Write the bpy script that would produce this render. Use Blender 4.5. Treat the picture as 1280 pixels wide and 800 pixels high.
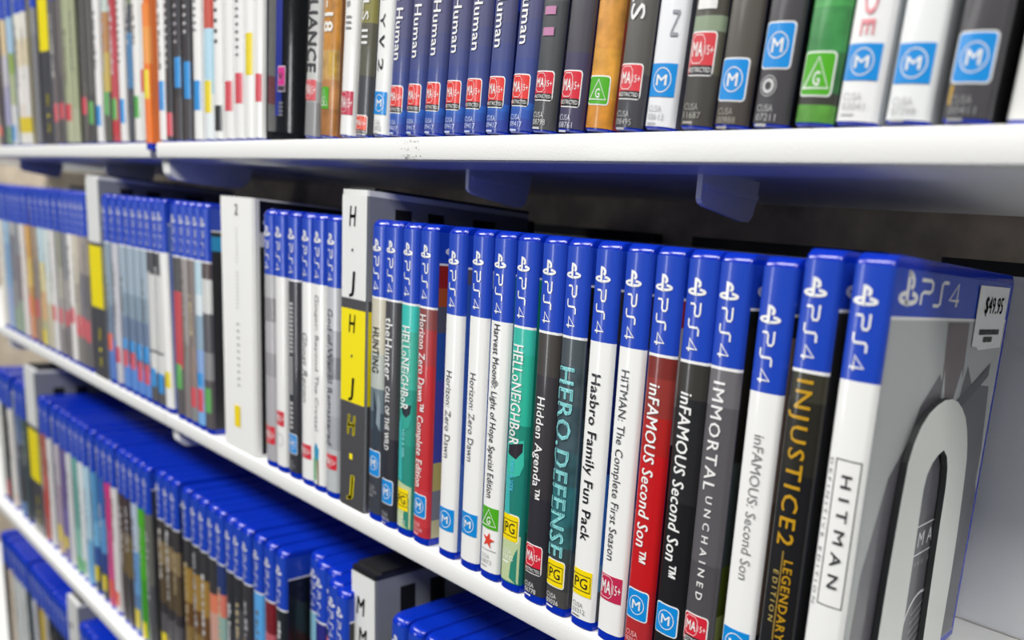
import bpy, math, random
from mathutils import Vector, Matrix
from mathutils.geometry import tessellate_polygon
random.seed(7)
for o in list(bpy.data.objects):
    bpy.data.objects.remove(o)
S = bpy.context.scene
COL = S.collection

# ------------------------------------------------------------------ camera, world, lights, exposure
cam = bpy.data.cameras.new('camera')
camo = bpy.data.objects.new('camera', cam)
COL.objects.link(camo)
S.camera = camo
camo.matrix_world = Matrix(((0.7933, -0.1999, 0.5751, 0.0996),
                            (0.5997, 0.0934, -0.7948, -0.2169),
                            (0.1052, 0.9753, 0.1940, 0.1591),
                            (0, 0, 0, 1)))
cam.sensor_fit = 'HORIZONTAL'
cam.sensor_width = 36
cam.lens = 36 * 953.83 / 1280
cam.shift_x = -(905.3 - 640) / 1280
cam.shift_y = (522.82 - 400) / 1280
cam.clip_start = 0.01
cam.dof.use_dof = True
cam.dof.focus_distance = 0.325
cam.dof.aperture_fstop = 6.3

w = bpy.data.worlds.new('shop_ambient')
S.world = w
w.use_nodes = True
bg = w.node_tree.nodes['Background']
bg.inputs[0].default_value = (0.62, 0.76, 1.0, 1)
bg.inputs[1].default_value = 0.065

def area(name, loc, target, sx, sy, power, color=(1, 1, 1)):
    l = bpy.data.lights.new(name, 'AREA')
    l.shape = 'RECTANGLE'; l.size = sx; l.size_y = sy; l.energy = power; l.color = color
    o = bpy.data.objects.new(name, l)
    COL.objects.link(o)
    o.location = loc
    o.rotation_euler = (Vector(target) - Vector(loc)).to_track_quat('-Z', 'Y').to_euler()
    return o
# ceiling panels of the shop, then an added upright light for the spine streaks
for x in (-2.3, -0.7, 0.9):
    area('ceiling_panel_light', (x, -1.05, 1.45), (x, -1.05, 0), 1.2, 0.6, 37, (1.0, 0.985, 0.955))
for x in (-2.3, 0.9):
    area('ceiling_panel_light', (x, -2.9, 1.45), (x, -2.9, 0), 1.2, 0.6, 8, (1.0, 0.985, 0.955))
area('spine_streak_light', (-2.5, -2.4, 0.15), (-0.2, 0, 0.1), 0.30, 1.3, 9, (0.95, 0.97, 1.0))  # added narrow light, no known window; gives the glossy spines their streaks

S.view_settings.view_transform = 'Standard'
S.view_settings.look = 'None'
S.view_settings.gamma = 1.0
S.view_settings.use_curve_mapping = False
S.view_settings.exposure = 0.0

# ------------------------------------------------------------------ helpers
def lin(h):
    h = h.lstrip('#')
    r = []
    for i in (0, 2, 4):
        c = int(h[i:i + 2], 16) / 255
        r.append(c / 12.92 if c <= 0.04045 else ((c + 0.055) / 1.055) ** 2.4)
    return r

MATS = {}
def mat(hexcol, rough=0.32, coat=0.0, name=None, bump=0.0, vary=0.0, scale=60, spec=0.5):
    key = (hexcol, rough, coat, bump, vary, scale, spec)
    if key in MATS:
        return MATS[key]
    m = bpy.data.materials.new(name or ('print_' + hexcol))
    m.use_nodes = True
    nt = m.node_tree
    b = nt.nodes['Principled BSDF']
    c = lin(hexcol)
    b.inputs['Base Color'].default_value = (*c, 1)
    b.inputs['Roughness'].default_value = rough
    b.inputs['Specular IOR Level'].default_value = spec
    if coat:
        b.inputs['Coat Weight'].default_value = coat
        b.inputs['Coat Roughness'].default_value = 0.09
    n = nt.nodes.new('ShaderNodeTexNoise')
    tc = nt.nodes.new('ShaderNodeTexCoord')
    nt.links.new(tc.outputs['Object'], n.inputs['Vector'])
    n.inputs['Scale'].default_value = scale
    mr = nt.nodes.new('ShaderNodeMapRange')
    mr.inputs['To Min'].default_value = max(0.02, rough - 0.06)
    mr.inputs['To Max'].default_value = rough + 0.06
    nt.links.new(n.outputs['Fac'], mr.inputs['Value'])
    nt.links.new(mr.outputs[0], b.inputs['Roughness'])
    if vary:
        n.inputs['Detail'].default_value = 6
        mx = nt.nodes.new('ShaderNodeMix'); mx.data_type = 'RGBA'
        mx.inputs['A'].default_value = (*[v * (1 - vary) for v in c], 1)
        mx.inputs['B'].default_value = (*[min(1, v * (1 + vary)) for v in c], 1)
        cr = nt.nodes.new('ShaderNodeMapRange')
        cr.inputs['From Min'].default_value = 0.3; cr.inputs['From Max'].default_value = 0.7
        nt.links.new(n.outputs['Fac'], cr.inputs['Value'])
        nt.links.new(cr.outputs[0], mx.inputs['Factor'])
        nt.links.new(mx.outputs['Result'], b.inputs['Base Color'])
    if bump:
        bp = nt.nodes.new('ShaderNodeBump')
        bp.inputs['Strength'].default_value = bump
        bp.inputs['Distance'].default_value = 0.002
        nt.links.new(n.outputs['Fac'], bp.inputs['Height'])
        nt.links.new(bp.outputs[0], b.inputs['Normal'])
    MATS[key] = m
    return m

def ink(h):            # printed paper behind the clear film of a case
    if '~' in h:       # mottled artwork
        return mat(h.replace('~', ''), 0.36, 0.55, vary=0.34, scale=110)
    return mat(h, 0.36, 0.55)

class MB:
    def __init__(s):
        s.v = []; s.f = []; s.mi = []; s.ms = []; s.sm = []
    def m(s, mt):
        if mt not in s.ms: s.ms.append(mt)
        return s.ms.index(mt)
    def face(s, pts, mt, smooth=False):
        b = len(s.v); s.v += [tuple(p) for p in pts]
        s.f.append(tuple(range(b, b + len(pts)))); s.mi.append(s.m(mt)); s.sm.append(smooth)
    def grid(s, rows, mt, smooth=True, closed=False):      # rows of equal length
        b = len(s.v); n = len(rows[0])
        for r in rows: s.v += [tuple(p) for p in r]
        k = s.m(mt)
        for i in range(len(rows) - 1):
            for j in range(n if closed else n - 1):
                a = b + i * n + j; c = b + i * n + (j + 1) % n
                s.f.append((a, c, c + n, a + n)); s.mi.append(k); s.sm.append(smooth)
    def mesh(s, name, sharp=0.7):
        me = bpy.data.meshes.new(name)
        me.from_pydata(s.v, [], s.f)
        for mt in s.ms: me.materials.append(mt)
        me.polygons.foreach_set('material_index', s.mi)
        me.polygons.foreach_set('use_smooth', s.sm)
        me.validate()
        if any(s.sm):
            me.set_sharp_from_angle(angle=sharp)
        me.update()
        return me
    def box(s, x0, x1, y0, y1, z0, z1, mt):
        P = [(x0, y0, z0), (x1, y0, z0), (x1, y1, z0), (x0, y1, z0), (x0, y0, z1), (x1, y0, z1), (x1, y1, z1), (x0, y1, z1)]
        b = len(s.v); s.v += P; k = s.m(mt)
        for q in ((0, 3, 2, 1), (4, 5, 6, 7), (0, 1, 5, 4), (1, 2, 6, 5), (2, 3, 7, 6), (3, 0, 4, 7)):
            s.f.append(tuple(b + i for i in q)); s.mi.append(k); s.sm.append(False)
    def prism(s, prof, axis, a0, a1, mt, smooth=False):    # closed 2D profile pushed along an axis
        def P(p, a):
            if axis == 'x': return (a, p[0], p[1])
            if axis == 'y': return (p[0], a, p[1])
            return (p[0], p[1], a)
        s.grid([[P(p, a0) for p in prof], [P(p, a1) for p in prof]], mt, smooth, True)
        s.face([P(p, a0) for p in prof], mt); s.face([P(p, a1) for p in reversed(prof)], mt)

def obj(name, me, parent=None, loc=None):
    o = bpy.data.objects.new(name, me)
    COL.objects.link(o)
    if parent is not None: o.parent = parent
    if loc: o.location = loc
    return o
def thing(name, label, cat, loc, rot=(0, 0, 0), group=None):
    o = bpy.data.objects.new(name, None)
    COL.objects.link(o)
    o.empty_display_size = 0.01
    o.location = loc; o.rotation_euler = rot
    o['label'] = label; o['category'] = cat
    if group: o['group'] = group
    return o
def structure(name, me):
    o = obj(name, me); o['kind'] = 'structure'
    return o

# ------------------------------------------------------------------ lettering
TXT = {}
CAPH = 0.688      # height of a capital of the built-in font at size 1
def glyphs(text, bold=0.0, space=1.0):
    k = (text, bold, space)
    if k in TXT: return TXT[k]
    cu = bpy.data.curves.new('lettering', 'FONT')
    cu.body = text; cu.size = 1;  cu.resolution_u = 2; cu.space_character = space * (1 + 2.2 * bold)
    cu.space_line = 0.85; cu.align_x = 'LEFT'
    o = bpy.data.objects.new('lettering', cu)
    COL.objects.link(o)
    dg = bpy.context.evaluated_depsgraph_get()
    me = bpy.data.meshes.new_from_object(o.evaluated_get(dg))
    vs = [(v.co.x, v.co.y) for v in me.vertices]; fs = [tuple(p.vertices) for p in me.polygons]
    bpy.data.objects.remove(o); bpy.data.curves.remove(cu); bpy.data.meshes.remove(me)
    if vs:
        if bold > .004:                 # heavier weights: the outline laid over itself, slightly shifted
            d = bold * .75
            vs0, fs0 = vs, fs; vs = []; fs = []
            for dx, dy in ((-d, 0), (d, 0), (0, d * .6), (0, -d * .6)):
                b_ = len(vs); vs += [(a + dx, c + dy) for a, c in vs0]; fs += [tuple(b_ + i for i in q) for q in fs0]
        x0 = min(v[0] for v in vs); x1 = max(v[0] for v in vs)
        vs = [((a - x0) / (x1 - x0), c / CAPH) for a, c in vs]
    TXT[k] = (vs, fs)
    return TXT[k]
def put(mb, vf, fn, mt):
    vs, fs = vf
    b = len(mb.v); mb.v += [fn(*v) for v in vs]; k = mb.m(mt)
    for q in fs:
        mb.f.append(tuple(b + i for i in q)); mb.mi.append(k); mb.sm.append(False)
def ribbon(pts, wd):                    # flat stroke along a polyline
    vs = []; fs = []
    n = len(pts)
    for i, p in enumerate(pts):
        a = Vector(pts[max(i - 1, 0)]); c = Vector(pts[min(i + 1, n - 1)])
        d = (c - a).normalized(); nn = Vector((-d.y, d.x)) * wd / 2
        vs += [tuple(Vector(p) + nn), tuple(Vector(p) - nn)]
    for i in range(n - 1): fs.append((2 * i, 2 * i + 1, 2 * i + 3, 2 * i + 2))
    return vs, fs
def merge(*vfs):
    V = []; F = []
    for vs, fs in vfs:
        b = len(V); V += vs; F += [tuple(b + i for i in q) for q in fs]
    return V, F
def arc(cx, cy, rx, ry, a0, a1, n=10):
    return [(cx + rx * math.cos(math.radians(a0 + (a1 - a0) * i / n)), cy + ry * math.sin(math.radians(a0 + (a1 - a0) * i / n))) for i in range(n + 1)]
PSTXT = merge(ribbon([(0, 1), (.72, 1), (.88, .9), (.88, .62), (.72, .52), (.25, .52), (.1, .42), (.1, 0)], .15),
              ribbon([(1.1, 0), (1.52, 0), (1.66, .1), (1.66, .9), (1.8, 1), (2.2, 1)], .15),
              ribbon([(3.1, 0), (3.1, 1), (2.42, .27), (3.28, .27)], .15))
PSTXT = ([(a / 3.3, b) for a, b in PSTXT[0]], PSTXT[1])
PSLOGO = merge(([(.35, .12), (.50, .02), (.50, .97), (.35, 1.0)], [(0, 1, 2, 3)]),
               ribbon([(.42, .93), (.56, .87), (.655, .76), (.665, .62), (.58, .52)], .15),
               ribbon(arc(.46, .27, .40, .13, 105, 268), .14), ribbon(arc(.54, .27, .40, .13, -92, 72), .14))
def ring(r0, r1, n=24):
    vs = []; fs = []
    for i in range(n):
        a = 2 * math.pi * i / n
        vs += [(.5 + r0 * math.cos(a), .5 + r0 * math.sin(a)), (.5 + r1 * math.cos(a), .5 + r1 * math.sin(a))]
    for i in range(n):
        j = (i + 1) % n; fs.append((2 * i, 2 * i + 1, 2 * j + 1, 2 * j))
    return vs, fs
RING = ring(.46, .5)
STAR = ([(.5, .5)] + [(.5 + (.5 if i % 2 == 0 else .2) * math.sin(i * math.pi / 5 + .2), .5 + (.5 if i % 2 == 0 else .2) * math.cos(i * math.pi / 5 + .2)) for i in range(10)],
        [(0, 1 + i, 1 + (i + 1) % 10) for i in range(10)])

# ------------------------------------------------------------------ a game case
HGT, DEP, RC, BUL = 0.1645, 0.130, 0.0020, 0.0006
WST = 0.0137
def yfront(x, w):
    h = w / 2; ax = abs(x)
    if ax > h - RC:
        t = min(1, (ax - (h - RC)) / RC)
        return RC * (1 - math.sqrt(max(0, 1 - t * t)))
    return -BUL * (1 - (ax / (h - RC)) ** 2)
def profile(w, DEP=DEP):
    h = w / 2; P = [(-h, DEP)]
    for i in range(5):
        a = math.pi / 2 * i / 4
        P.append((-h + RC - RC * math.cos(a), RC - RC * math.sin(a)))
    for i in range(1, 8):
        x = -h + RC + (w - 2 * RC) * i / 8
        P.append((x, yfront(x, w)))
    for i in range(5):
        a = math.pi / 2 * i / 4
        P.append((h - RC + RC * math.sin(a), RC - RC * math.cos(a)))
    P.append((h, DEP))
    return P
BLUE = mat('#072eb2', 0.17, 0.3, 'blue_case_plastic', spec=0.35)
CLEAR = mat('#c9ccd2', 0.16, 0.6, 'clear_case_plastic')
BLACKP = mat('#17171a', 0.22, 0.5, 'black_case_plastic')
SHELLS = {}
def shell_mesh(w, mt, DEP=DEP):
    k = (round(w, 4), mt.name, DEP)
    if k in SHELLS: return SHELLS[k]
    mb = MB(); P = profile(w, DEP); rows = []
    R = 0.0045
    lv = [(0, .0006, .0006), (.0006, 0, 0), (HGT - R, 0, 0)]
    for a in (20, 40, 60, 78, 90):
        lv.append((HGT - R + R * math.sin(math.radians(a)), R * (1 - math.cos(math.radians(a))), .0004 * (a / 90) ** 2))
    for z, sy, ins in lv:
        s = (w - 2 * ins) / w
        rows.append([(x * s, sy + y * (DEP - 2 * sy) / DEP, z) for x, y in P])
    mb.grid(rows, mt, True, True)
    mb.face(list(reversed(rows[0])), mt); mb.face(rows[-1], mt)
    # seam where the two halves of the case meet, at the back edge
    me = mb.mesh('plastic_shell', 0.6)
    SHELLS[k] = me
    return me

E0, E1, E2, E3 = 0.00016, 0.00026, 0.00034, 0.00044
def strip(mb, w, u0, u1, z0, z1, mt, e, rad=0.0, n=8):     # a patch printed on the spine
    top = []; bot = []
    if rad:
        us = []
        for a in (0, 25, 50, 70, 90): us.append(u0 + rad * (1 - math.cos(math.radians(a))))
        us += [u0 + rad + (u1 - u0 - 2 * rad) * i / 5 for i in range(1, 5)]
        us += [u0 + u1 - q for q in reversed(us[:5])]
    else:
        us = [u0 + (u1 - u0) * i / n for i in range(n + 1)]
    for u in us:
        y = yfront(u, w) - e; d = 0
        if rad:
            q = max(0, rad - min(u - u0, u1 - u)); d = rad - math.sqrt(max(0, rad * rad - q * q))
        top.append((u, y, z1 - d)); bot.append((u, y, z0 + d))
    mb.grid([bot, top], mt, True)
def drape(mb, w, xz, fs, mt, e):         # lay flat print over the curved spine: split it finely across, then follow the curve
    vs = [tuple(p) for p in xz]; out = []; mid = {}
    st = []
    for q in fs:
        for i in range(1, len(q) - 1): st.append((q[0], q[i], q[i + 1]))
    while st:
        a, b_, c = st.pop()
        d = [abs(vs[a][0] - vs[b_][0]), abs(vs[b_][0] - vs[c][0]), abs(vs[c][0] - vs[a][0])]
        k = d.index(max(d))
        if d[k] < .0013: out.append((a, b_, c)); continue
        if k == 1: a, b_, c = b_, c, a
        elif k == 2: a, b_, c = c, a, b_
        ke = (min(a, b_), max(a, b_))
        if ke not in mid:
            vs.append(((vs[a][0] + vs[b_][0]) / 2, (vs[a][1] + vs[b_][1]) / 2)); mid[ke] = len(vs) - 1
        m_ = mid[ke]
        st += [(a, m_, c), (m_, b_, c)]
    put(mb, (vs, out), lambda x, z: (x, yfront(x, w) - e, z), mt)
def spine_text(mb, w, vf, ztop, zbot, xc, cap, mt, e=E3, shear=0.0):   # reads downwards, tops of letters to the right
    L = ztop - zbot
    drape(mb, w, [(xc + (b - .5) * cap, ztop - a * L - (b - .5) * shear * cap) for a, b in vf[0]], vf[1], mt, e)
def flat_text(mb, w, vf, x0, x1, z0, z1, mt, e=E3):
    drape(mb, w, [(x0 + a * (x1 - x0), z0 + b * (z1 - z0)) for a, b in vf[0]], vf[1], mt, e)
def side_shape(mb, w, pts, mt, e):      # polygon on the front cover (right-hand face), pts = (depth, height)
    mb.face([(w / 2 + e, a, b) for a, b in pts], mt)
def side_text(mb, w, vf, y0, y1, z0, z1, mt, e):
    put(mb, vf, lambda a, b: (w / 2 + e, y0 + a * (y1 - y0), z0 + b * (z1 - z0)), mt)

WHT = '#f2f2f0'
def wrap(mb, w, z0, z1, mt, e):         # the printed sheet over the whole rounded spine
    P = [p for p in profile(w)[1:-1]]
    n = len(P); h = w / 2; O = []
    for i, (x, y) in enumerate(P):
        a = Vector(P[max(i - 1, 0)]); c = Vector(P[min(i + 1, n - 1)]); d = (c - a).normalized()
        O.append((x + d.y * e, y - d.x * e))
    mb.grid([[(x, y, z0) for x, y in O], [(x, y, z1) for x, y in O]], mt, True)
HEAD_SP, HEAD_CV, SH_TOP, SH_BOT = 0.1243, 0.1460, 0.1608, 0.0042
def sheet_mesh(w, spine, side, head=True, line=True, logos=True, hz=HEAD_SP, blot=(), SH_BOT=SH_BOT, DEP=DEP):
    """spine: list of (z_top, colour) downwards from the header; side: the same for the covers"""
    mb = MB(); h = w / 2; us = h - RC * 0.30
    HB = ink('#1b45bc'); WL = ink(WHT)
    top = SH_TOP
    if head:
        wrap(mb, w, hz, top, HB, E0)
        if line: wrap(mb, w, hz - .0011, hz, WL, E0)
        z1 = hz - (.0011 if line else 0)
    else:
        z1 = top
    for i, (zt, c) in enumerate(spine):
        zt = min(zt, z1); zb = spine[i + 1][0] if i + 1 < len(spine) else SH_BOT
        if zt > zb: wrap(mb, w, zb, zt, ink(c), E0)
    for q in blot:                                          # (u0,u1,z0,z1,colour) printed shapes
        strip(mb, w, q[0] * w, q[1] * w, q[2], q[3], ink(q[4]), E1)
    for sx in (-1, 1):
        X = sx * (h + E0); ya, yb = RC + .0001, DEP - .003
        def q(z0, z1, mt): mb.face([(X, ya, z0), (X, yb, z0), (X, yb, z1), (X, ya, z1)], mt)
        zz = top
        if head:
            q(HEAD_CV, top, HB); q(HEAD_CV - .0010, HEAD_CV, WL); zz = HEAD_CV - .001
        for i, (zt, c) in enumerate(side):
            zt = min(zt, zz); zb = side[i + 1][0] if i + 1 < len(side) else SH_BOT
            if zt > zb: q(zb, zt, ink(c))
    if head and logos:
        d = hz - HEAD_SP
        flat_text(mb, w, PSLOGO, -w * .38, w * .25, .1474 + d, .1542 + d, WL, E2)
        spine_text(mb, w, PSTXT, .1454 + d, .1275 + d, -w * .06, w * .36, WL, E2)
    if head and logos == 'cover':
        side_text(mb, w, PSLOGO, .0052, .0200, .1487, .1605, WL, E1)
        side_text(mb, w, PSTXT, .0215, .0570, .1500, .1580, WL, E1)
    return mb

RED = '#d8263a'
def rating(kind, w, zb, zt, u0=-.42, u1=.36, border=True, red=RED):
    """the square classification mark low on a spine"""
    mb = MB(); a, b = u0 * w, u1 * w; H = zt - zb
    wt = ink(WHT); bk = ink('#1b1b1d')
    rad = .0011 if border else 0
    if border: strip(mb, w, a - .0005, b + .0005, zb - .0005, zt + .0005, wt, E1, rad + .0004)
    W = b - a
    X = lambda q: a + q * W
    Z = lambda q: zb + q * H
    def lab(col): strip(mb, w, a, b, zb, zt, ink(col), E2, rad)
    if kind == 'M':
        lab('#0a8ddc')
        flat_text(mb, w, RING, X(.5) - min(W, H) * .38, X(.5) + min(W, H) * .38, Z(.5) - min(W, H) * .38, Z(.5) + min(W, H) * .38, wt)
        flat_text(mb, w, glyphs('M', .02), X(.28), X(.70), Z(.34), Z(.66), wt)
    elif kind == 'PG':
        lab('#fbdf00')
        fr = ribbon([(.06, .2), (.94, .2), (.94, .8), (.06, .8), (.06, .17)], .035)
        flat_text(mb, w, fr, X(0), X(1), Z(0), Z(1), bk)
        flat_text(mb, w, glyphs('PG', .01), X(.16), X(.82), Z(.3), Z(.7), bk)
    elif kind == 'G':
        lab('#4fae1c')
        tri = ribbon([(.08, .16), (.5, .9), (.92, .16), (.04, .16)], .045)
        flat_text(mb, w, tri, X(0), X(1), Z(0), Z(1), wt)
        flat_text(mb, w, glyphs('G', .02), X(.38), X(.62), Z(.22), Z(.56), wt)
    elif kind == 'MA':
        lab(red)
        if border: strip(mb, w, a, b, zb, Z(.22), bk, E2 + .00003)
        lo = .24 if border else .08
        hexa = ribbon([(.05, lo + .14), (.05, .82), (.16, .95), (.50, .95), (.61, .82), (.61, lo + .14), (.50, lo + .03), (.16, lo + .03), (.05, lo + .14)], .02)
        flat_text(mb, w, hexa, X(0), X(1), Z(0), Z(1), wt)
        flat_text(mb, w, glyphs('MA', .03), X(.1), X(.56), Z(lo + .2), Z(.78), wt)
        flat_text(mb, w, glyphs('15+'), X(.65), X(.97), Z(lo + .24), Z(.70), wt)
        if border: flat_text(mb, w, glyphs('RESTRICTED'), X(.04), X(.96), Z(.05), Z(.17), wt)
    return mb
def code_mesh(w, code, z1, col, u0=-.36, u1=.22):
    mb = MB(); hh = .0050
    lines = code.split('\n')
    flat_text(mb, w, glyphs(lines[0]), u0 * w, u0 * w + (u1 - u0) * w * .82, z1 - .0022, z1, ink(col))
    if len(lines) > 1: flat_text(mb, w, glyphs(lines[1]), u0 * w, u1 * w, z1 - .0050, z1 - .0028, ink(col))
    strip(mb, w, u0 * w, u0 * w + .6 * (u1 - u0) * w, z1 - .0068, z1 - .0060, ink(col), E2, 0, 3)
    return mb

def stand(X, z, y, w, lean):            # left bottom corner at X, resting on a shelf at height z
    # leaning cases rest on their right-hand bottom edge
    return ((X + w / 2 * math.cos(lean), y, z + (w / 2) * abs(math.sin(lean))), (0, lean, 0))
def game_case(X, z, y, label, group, spine, side, w=WST, lean=0, head=True, line=True, hz=HEAD_SP, plastic=None,
              titles=(), rate=None, code=None, extra=None, blot=(), logos=True, name='game_case', sb=SH_BOT, dep=DEP, foot=0):
    loc, rot = stand(X, z + foot, y, w, lean)
    t = thing(name, label, 'game case', loc, rot, group)
    obj('plastic_shell', shell_mesh(w, plastic or BLUE, dep), t)
    mb = sheet_mesh(w, spine, side, head, line, logos, hz, blot, sb, dep)
    if extra: extra(mb, w)
    sh = obj('cover_sheet', mb.mesh('cover_sheet'), t)
    if titles:
        tb = MB()
        for q in titles:
            tx, z1, z0, xc, cap, col = q[:6]
            o = q[6] if len(q) > 6 else {}
            vf = glyphs(tx, o.get('bold', 0), o.get('space', 1.0))
            if o.get('flat'): flat_text(tb, w, vf, xc * w - cap * w / 2, xc * w + cap * w / 2, z0, z1, ink(col))
            else: spine_text(tb, w, vf, z1, z0, xc * w, cap * w, ink(col), E3, o.get('shear', 0))
        obj('spine_title', tb.mesh('spine_title'), sh)
    if rate:
        k = rate[0]; kw = rate[3] if len(rate) > 3 else {}
        obj('rating_label', rating(k, w, rate[1], rate[2], **kw).mesh('rating_label'), sh)
    if code:
        obj('product_code', code_mesh(w, code[0], code[1], code[2]).mesh('product_code'), sh)
    return t

# ------------------------------------------------------------------ shelving
ZU, ZM, Z3, Z4 = 0.2047, 0.0, -0.217, -0.440
WHITE = mat('#eeeeec', 0.38, 0.15, 'white_powder_coat', 0.06, 0.0, 900)
PANEL = mat('#e4e6ea', 0.42, 0.1, 'white_back_panel', 0.05, 0.0, 700)
WALLM = mat('#c6b7a2', 0.7, 0, 'beige_plaster', 0.5, 0.22, 55)
DARK = mat('#0b0b0c', 0.6, 0, 'dark_slot')
BACKY = 0.148
mb = MB(); mb.box(-3.2, 1.6, 0.156, 0.20, -1.3, 1.1, WALLM)
structure('wall_back', mb.mesh('wall_back'))
mb = MB(); mb.box(-5, 4, -5.5, .156, -1.32, -1.30, mat('#26282c', .5, 0, 'grey_vinyl', .05, .15, 12))
structure('floor', mb.mesh('floor'))
# white back panels, one to each shelf, with black rubber strips along their tops
def back_panel(z, label, x0, x1):
    t = thing('back_panel', label, 'shelf panel', (x0, BACKY, z))
    p = MB(); L = x1 - x0
    p.box(0, L, 0, .007, 0.0, .1687, PANEL)
    me = p.mesh('panel_sheet'); obj('panel_sheet', me, t)
    k = 0; a = -.2019
    while a > x0 + .01: a -= .157
    a += .157
    strip_me = None
    while a + .126 < x1:
        if strip_me is None:
            q = MB(); q.box(0, .1254, -.0006, .0076, .1687, .1748, DARK); strip_me = q.mesh('rubber_strip')
        if z == ZM or True: obj('rubber_strip', strip_me, t, (a - x0, 0, 0))
        a += .157
    return t
def shelf(x0, x1, z, lip_y, label, brackets, group):
    t = thing('metal_shelf', label, 'shelf', (x0, 0, z), group=group)
    p = MB(); L = x1 - x0; r = .0022
    # folded sheet: top, rounded front lip, return flange under the lip, plate
    prof = [(BACKY - .001, 0), (lip_y + r, 0)]
    for a in (30, 60, 90): prof.append((lip_y + r - r * math.sin(math.radians(a)), -r + r * math.cos(math.radians(a))))
    for a in (0, 30, 60, 90): prof.append((lip_y + r - r * math.cos(math.radians(a)), -.0118 + r - r * math.sin(math.radians(a))))
    prof += [(lip_y + .0240, -.0118), (lip_y + .0240, -.0094), (BACKY - .001, -.0094)]
    p.prism(prof, 'x', 0, L, WHITE, True)
    obj('shelf_board', p.mesh('shelf_board', 0.5), t)
    bm_ = None
    for bx in brackets:
        if bm_ is None:
            q = MB()
            pr = [(.0205, -.0094), (.0205, -.0210), (.0216, -.0226), (.0240, -.0235), (.0490, -.0266), (.0535, -.0264), (.0560, -.0240), (.0578, -.0180), (.0590, -.0094)]
            q.prism(pr, 'x', -.0013, .0013, WHITE)
            q.prism([(.0215, -.0150), (.0230, -.0172), (.0565, -.0172), (.0570, -.0150)], 'x', .0013, .0030, WHITE)
            bm_ = q.mesh('bracket')
        obj('bracket', bm_, t, (bx - x0, lip_y + .001, 0))
    return t
def front_bracket(t, x, lip_y):          # the blunt bracket nose where two shelves meet
    q = MB()
    pr = [(.060, -.0094), (.058, -.0200), (.050, -.0262), (.022, -.0262)] + [(.010 - .006 * math.cos(math.radians(a)), -.0195 - .006 * math.sin(math.radians(a))) for a in (80, 50, 20)] + [(.0035, -.0118), (.0035, -.0094)]
    q.prism(pr, 'x', -.0065, .0065, WHITE)
    obj('bracket', q.mesh('bracket'), t, (x, lip_y, 0))

GS = 'white metal shelves on the wall'
JX = -0.603
su = shelf(JX + .0045, 1.1, ZU, -.0015, 'top white metal shelf under the upper row of games', [-.245, -.0955, .45], GS)
front_bracket(su, .006, -.0015)
shelf(-1.62, JX - .0115, ZU, -.0005, 'far left white shelf at the top, ending at the orange case', [-1.1, -.80], GS)
sm = shelf(JX + .0006, 1.1, ZM, -.0010, 'middle white metal shelf holding the sharpest row of blue cases', [-.2, .3], GS)
front_bracket(sm, .010, -.001)
s4_ = shelf(-1.62, JX - .0006, ZM, -.0010, 'far left white middle shelf, up to the seam below the tilted white case', [-.85], GS)
front_bracket(s4_, .508, -.001)   # next shelf joint, at the edge of the picture
shelf(-1.62, 1.1, Z3, -.0155, 'third white shelf down, sloping across the lower left corner', [-.85, -.35], GS)
shelf(-1.62, 1.1, Z4, -.0155, 'lowest white shelf under the games in the bottom left corner', [-.85], GS)
for z, lb in ((ZU, 'white back panel behind the top row of games'), (ZM, 'white back panel showing right of the suit-cover case'),
              (Z3, 'white back panel behind the third row of games'), (Z4, 'white back panel behind the lowest row of games')):
    back_panel(z, lb, -1.62, 1.1)
# scuff marks on the lip of the top shelf
q = MB(); rnd = random.Random(3); sc = mat('#6d6a66', 0.7, 0, 'scuff')
for i in range(46):
    cx = -.262 + rnd.gauss(0, .0042); cz = rnd.choice([-.0022, -.0022, -.0095, -.0060]) + rnd.gauss(0, .0005)
    r_ = rnd.uniform(.00012, .0004)
    q.face([(cx + r_ * rnd.uniform(.6, 1.8) * math.cos(a), -.00165, cz + r_ * rnd.uniform(.5, 1.0) * math.sin(a)) for a in (0, 1.2, 2.4, 3.6, 5.0)], sc)
so = obj('scuff_mark', q.mesh('scuff_mark'), su, (-(JX + .0045), 0, 0)); so['label'] = 'grey scuff flakes on the lip'

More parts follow.
